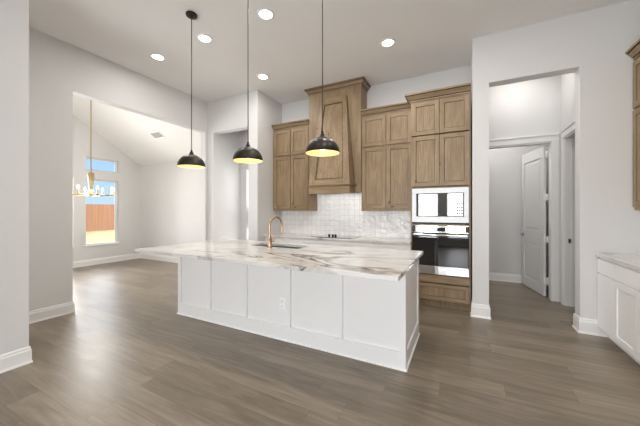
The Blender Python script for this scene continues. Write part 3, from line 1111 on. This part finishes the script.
ck = thing('cooktop', (-2.03, 4.62, ZT1), 'flat glass cooktop with black knobs under the range hood', 'cooktop')
B().box(-2.42, -1.64, 4.39, 4.87, ZT1, ZT1 + 0.007).build('glass_top', M['bglass'], ck, bevel=0.002)
for x, y, rr in ((-2.25, 4.74, 0.085), (-2.25, 4.53, 0.07), (-1.80, 4.74, 0.07), (-1.80, 4.53, 0.095)):
    B().lathe(x, y, [(rr - 0.004, ZT1 + 0.007), (rr - 0.004, ZT1 + 0.0078), (rr, ZT1 + 0.0078), (rr, ZT1 + 0.007)], 32).build('burner_ring', M['nickel'], ck)
for x in (-2.155, -2.085, -2.03):
    B().lathe(x, 4.60, [(0, ZT1 + 0.007), (0.021, ZT1 + 0.007), (0.019, ZT1 + 0.040), (0.016, ZT1 + 0.043), (0, ZT1 + 0.043)], 18).build('knob', M['black'], ck, smooth=True)

# ------------------------------------------------------------------ right-hand run of cabinets
FR = Front('x', 1.355)
ry = [(3.80, 4.183), (2.96, 3.80), (2.12, 2.96), (1.28, 2.12)]
rlb = ['narrow white base cabinet against the wall corner on the right', 'white base cabinet with two doors second from the corner',
       'white base cabinet third from the wall corner', 'white base cabinet at the near end of the right counter']
for (y0, y1), lb in zip(ry, rlb):
    r = thing('base_cabinet', (1.66, (y0 + y1) / 2, 0), lb, 'base cabinet', 'white base cabinets on the right')
    B().box(1.355, 1.969, y0, y1, 0.10, 0.889).box(1.425, 1.95, y0, y1, 0, 0.10).build('cabinet_box', M['cab'], r)
    slab_front(FR, 'drawer', M['cab'], r, y0 + 0.004, y1 - 0.004, 0.712, 0.862)
    if y1 - y0 > 0.5:
        ym = (y0 + y1) / 2
        shaker(FR, 'cabinet_door', CB, r, y0 + 0.004, ym - 0.003, 0.112, 0.70)
        shaker(FR, 'cabinet_door', CB, r, ym + 0.003, y1 - 0.004, 0.112, 0.70)
    else:
        slab_front(FR, 'cabinet_door', M['cab'], r, y0 + 0.004, y1 - 0.004, 0.112, 0.70)
tag(B().box(1.318, 1.969, 1.27, 4.199, ZT0, ZT1).build('side_countertop', M['marble'], bevel=0.003), 'veined stone countertop on the right hand white cabinets', 'countertop')
FU = Front('x', 1.64)
for (y0, y1), lb in zip([(3.36, 4.199), (2.52, 3.36), (1.68, 2.52)],
                        ['tall wooden wall cabinet against the wall at the right picture edge', 'middle wooden wall cabinet above the right counter', 'near wooden wall cabinet above the right counter']):
    r = thing('wall_cabinet', (1.8, (y0 + y1) / 2, 1.388), lb, 'wall cabinet', 'wooden wall cabinets on the right')
    B().box(1.64, 1.969, y0, y1, 1.395, 3.0).build('cabinet_box', M['wv'], r, bevel=0.001)
    ym = (y0 + y1) / 2
    for ua, ub in ((y0 + 0.012, ym - 0.003), (ym + 0.003, y1 - 0.012)):
        shaker(FU, 'cabinet_door', WD, r, ua, ub, 1.43, 2.455)
        shaker(FU, 'cabinet_door', WD, r, ua, ub, 2.478, 2.975)
    crown_at([(1.64, y1), (1.64, y0)][::1], 3.0).build('crown_moulding', CROWN, r)

# ------------------------------------------------------------------ pendants over the island
PZ = 1.898


def pendant(x, y, label):
    r = thing('pendant_light', (x, y, PZ), label, 'pendant light', 'pendant lights over the island')
    B().lathe(x, y, [(0, CEIL - 0.001), (0.062, CEIL - 0.001), (0.062, CEIL - 0.018), (0.055, CEIL - 0.026), (0.012, CEIL - 0.030), (0.008, CEIL - 0.05), (0, CEIL - 0.05)], 28).build('canopy', M['black'], r, smooth=True)
    B().tube([(x, y, PZ + 0.18), (x, y, CEIL - 0.045)], 0.0048, 10).build('cord', M['cord'], r, smooth=True)
    B().lathe(x, y, [(0, PZ + 0.195), (0.010, PZ + 0.192), (0.012, PZ + 0.172), (0.020, PZ + 0.165), (0.022, PZ + 0.15), (0.030, PZ + 0.143), (0.034, PZ + 0.132), (0, PZ + 0.13)], 24).build('socket_cap', M['black'], r, smooth=True)
    rad, hgt = 0.150, 0.142
    out, inn = [], []
    for k in range(15):
        a = math.pi / 2 * k / 14
        out.append((rad * math.sin(a) if k else 0.0, PZ + hgt * math.cos(a)))
    for k in range(15):
        a = math.pi / 2 * (14 - k) / 14
        inn.append(((rad - 0.004) * math.sin(a) if k < 14 else 0.0, PZ + 0.0005 + (hgt - 0.004) * math.cos(a)))
    sh = B().lathe(x, y, out, 40).build('lamp_shade', M['black'], r, smooth=True)
    B().lathe(x, y, [(rad, PZ)] + inn, 40).build('inner_lining', M['gold_in'], sh, smooth=True)
    B().lathe(x, y, [(0, PZ + 0.125), (0.016, PZ + 0.12), (0.016, PZ + 0.095), (0.030, PZ + 0.075), (0.034, PZ + 0.058), (0.026, PZ + 0.036), (0.012, PZ + 0.027), (0, PZ + 0.026)], 20).build('bulb', M['bulb'], r, smooth=True)
    l = lamp('pendant_glow', 'POINT', (0, 0, 0.03), (0, 0, 0), 1.3, (1.0, 0.82, 0.50), shadow_soft_size=0.03)
    l.parent = r
    return r


pendant(-2.787, 2.205, 'black dome pendant lamp over the left end of the island')
pendant(-1.945, 2.205, 'black dome pendant lamp over the middle of the island')
pendant(-1.099, 2.205, 'black dome pendant lamp hanging in front of the range hood')


# ------------------------------------------------------------------ recessed ceiling lights
def downlight(x, y, label, z=CEIL, e=5, g='recessed ceiling lights'):
    r = thing('recessed_light', (x, y, z), label, 'ceiling light', g)
    B().lathe(x, y, [(0.072, z - 0.001), (0.098, z - 0.001), (0.096, z - 0.006), (0.075, z - 0.010), (0.072, z - 0.006)], 32).build('trim_ring', M['plastic'], r, smooth=True)
    B().lathe(x, y, [(0, z - 0.001), (0.073, z - 0.001), (0.073, z - 0.005), (0, z - 0.0052)], 32).build('lens', M['can'], r)
    l = lamp('downlight_beam', 'AREA', (0, 0, -0.02), (0, 0, 0), e, (1.0, 0.97, 0.93), shape='DISK', size=0.14)
    l.parent = r
    return r


downlight(-4.0, 2.59, 'round recessed ceiling light nearest the left wall')
downlight(-3.02, 2.59, 'round recessed ceiling light between left and middle pendant cords')
downlight(-2.02, 2.59, 'round recessed ceiling light right of the middle pendant cord, front row')
downlight(-3.006, 3.778, 'round recessed ceiling light above the passage wall corner, back row')
downlight(-0.897, 3.778, 'round recessed ceiling light in front of the oven tower')
for x, y, lb, e in ((-1.02, 2.59, 'round recessed ceiling light over the right end of the island, out of frame', 9), (0.35, 2.50, 'added unseen recessed ceiling light before the hall opening, out of frame', 7),
                    (-1.3, 0.5, 'added unseen recessed ceiling light left of the camera', 5), (-0.1, 1.2, 'added unseen recessed ceiling light above the camera', 11)):
    downlight(x, y, lb, e=e)  # unseen downlights added to light the floor; the first continues the front row
downlight(0.35, 6.1, 'added unseen ceiling light of the dim room behind the open door', e=12)  # added out of sight to brighten the far room
downlight(0.75, 4.95, 'round recessed ceiling light in the hall behind the opening', e=4.4)

# ------------------------------------------------------------------ dining room: chandelier, vent
chx, chy, chz = -6.6, 2.9, 1.70
ch = thing('chandelier', (chx, chy, chz), 'gold ring chandelier with candle bulbs in the dining room', 'chandelier')
ztop = zr - (chy - yr) * (zr - ze) / (4.93 - yr)
B().lathe(chx, chy, [(0, ztop + 0.02), (0.065, ztop + 0.02), (0.065, ztop - 0.06), (0.015, ztop - 0.075), (0, ztop - 0.075)], 24).build('canopy', M['brass'], ch, smooth=True)
B().tube([(chx, chy, 2.14), (chx, chy, ztop - 0.07)], 0.011, 12).build('rod', M['brass'], ch, smooth=True)
B().lathe(chx, chy, [(0, 2.16), (0.03, 2.155), (0.055, 2.14), (0.055, 2.02), (0.045, 1.99), (0.034, 1.80), (0.05, 1.78), (0.055, 1.72), (0.03, 1.69), (0, 1.685)], 24).build('stem', M['brass'], ch, smooth=True)
rr = 0.375
ring = [(chx + rr * math.cos(2 * math.pi * k / 40), chy + rr * math.sin(2 * math.pi * k / 40), chz) for k in range(41)]
B().tube(ring, 0.008, 8, caps=False).build('ring', M['brass'], ch, smooth=True)
for k in range(8):
    a = R(66.3 + 15 + 45 * k)
    cx, cy = chx + rr * math.cos(a), chy + rr * math.sin(a)
    B().tube([(chx + 0.03 * math.cos(a), chy + 0.03 * math.sin(a), chz + 0.02), (cx, cy, chz)], 0.006, 8).build('arm', M['brass'], ch, smooth=True)
    B().lathe(cx, cy, [(0, chz), (0.022, chz + 0.006), (0.024, chz + 0.014), (0.012, chz + 0.016), (0.011, chz + 0.105), (0, chz + 0.105)], 14).build('candle', M['brass'], ch, smooth=True)
    B().lathe(cx, cy, [(0, chz + 0.104), (0.012, chz + 0.108), (0.019, chz + 0.125), (0.016, chz + 0.145), (0.004, chz + 0.175), (0, chz + 0.178)], 14).build('bulb', M['cbulb'], ch, smooth=True)
l = lamp('chandelier_glow', 'POINT', (0, 0, 0.15), (0, 0, 0), 50, (1.0, 0.96, 0.90), shadow_soft_size=0.35)
l.parent = ch

# ceiling vent lying on the slope
m_s = (zr - ze) / (4.93 - yr)
C0 = Vector((0, 0, 1.394))
ray = Vector((-math.sin(R(27)) + (157 - 320) / 280 * math.cos(R(27)), math.cos(R(27)) + (157 - 320) / 280 * math.sin(R(27)), (210.5 - 135) / 280))
tt = (zr + m_s * yr - C0.z) / (ray.z + m_s * ray.y)
VP = C0 + ray * tt
sang = -math.atan(m_s)
vt = thing('ceiling_vent', VP, 'small white slotted air vent on the sloping dining ceiling', 'air vent')
vt.rotation_euler = (sang, 0, 0)
loc_build(L().box(-0.19, 0.19, -0.10, -0.08, -0.012, 0.002).box(-0.19, 0.19, 0.08, 0.10, -0.012, 0.002).box(-0.19, -0.17, -0.08, 0.08, -0.012, 0.002).box(0.17, 0.19, -0.08, 0.08, -0.012, 0.002), 'frame', M['plastic'], vt)
loc_build(L().box(-0.17, 0.17, -0.08, 0.08, -0.002, 0.002), 'backing', M['duct'], vt)
for k in range(9):
    y = -0.072 + 0.018 * k
    loc_build(L().hexa([(-0.17, y, -0.010), (0.17, y, -0.010), (0.17, y + 0.003, -0.010), (-0.17, y + 0.003, -0.010),
                        (-0.17, y + 0.008, -0.002), (0.17, y + 0.008, -0.002), (0.17, y + 0.011, -0.002), (-0.17, y + 0.011, -0.002)]), 'slat', M['plastic'], vt)
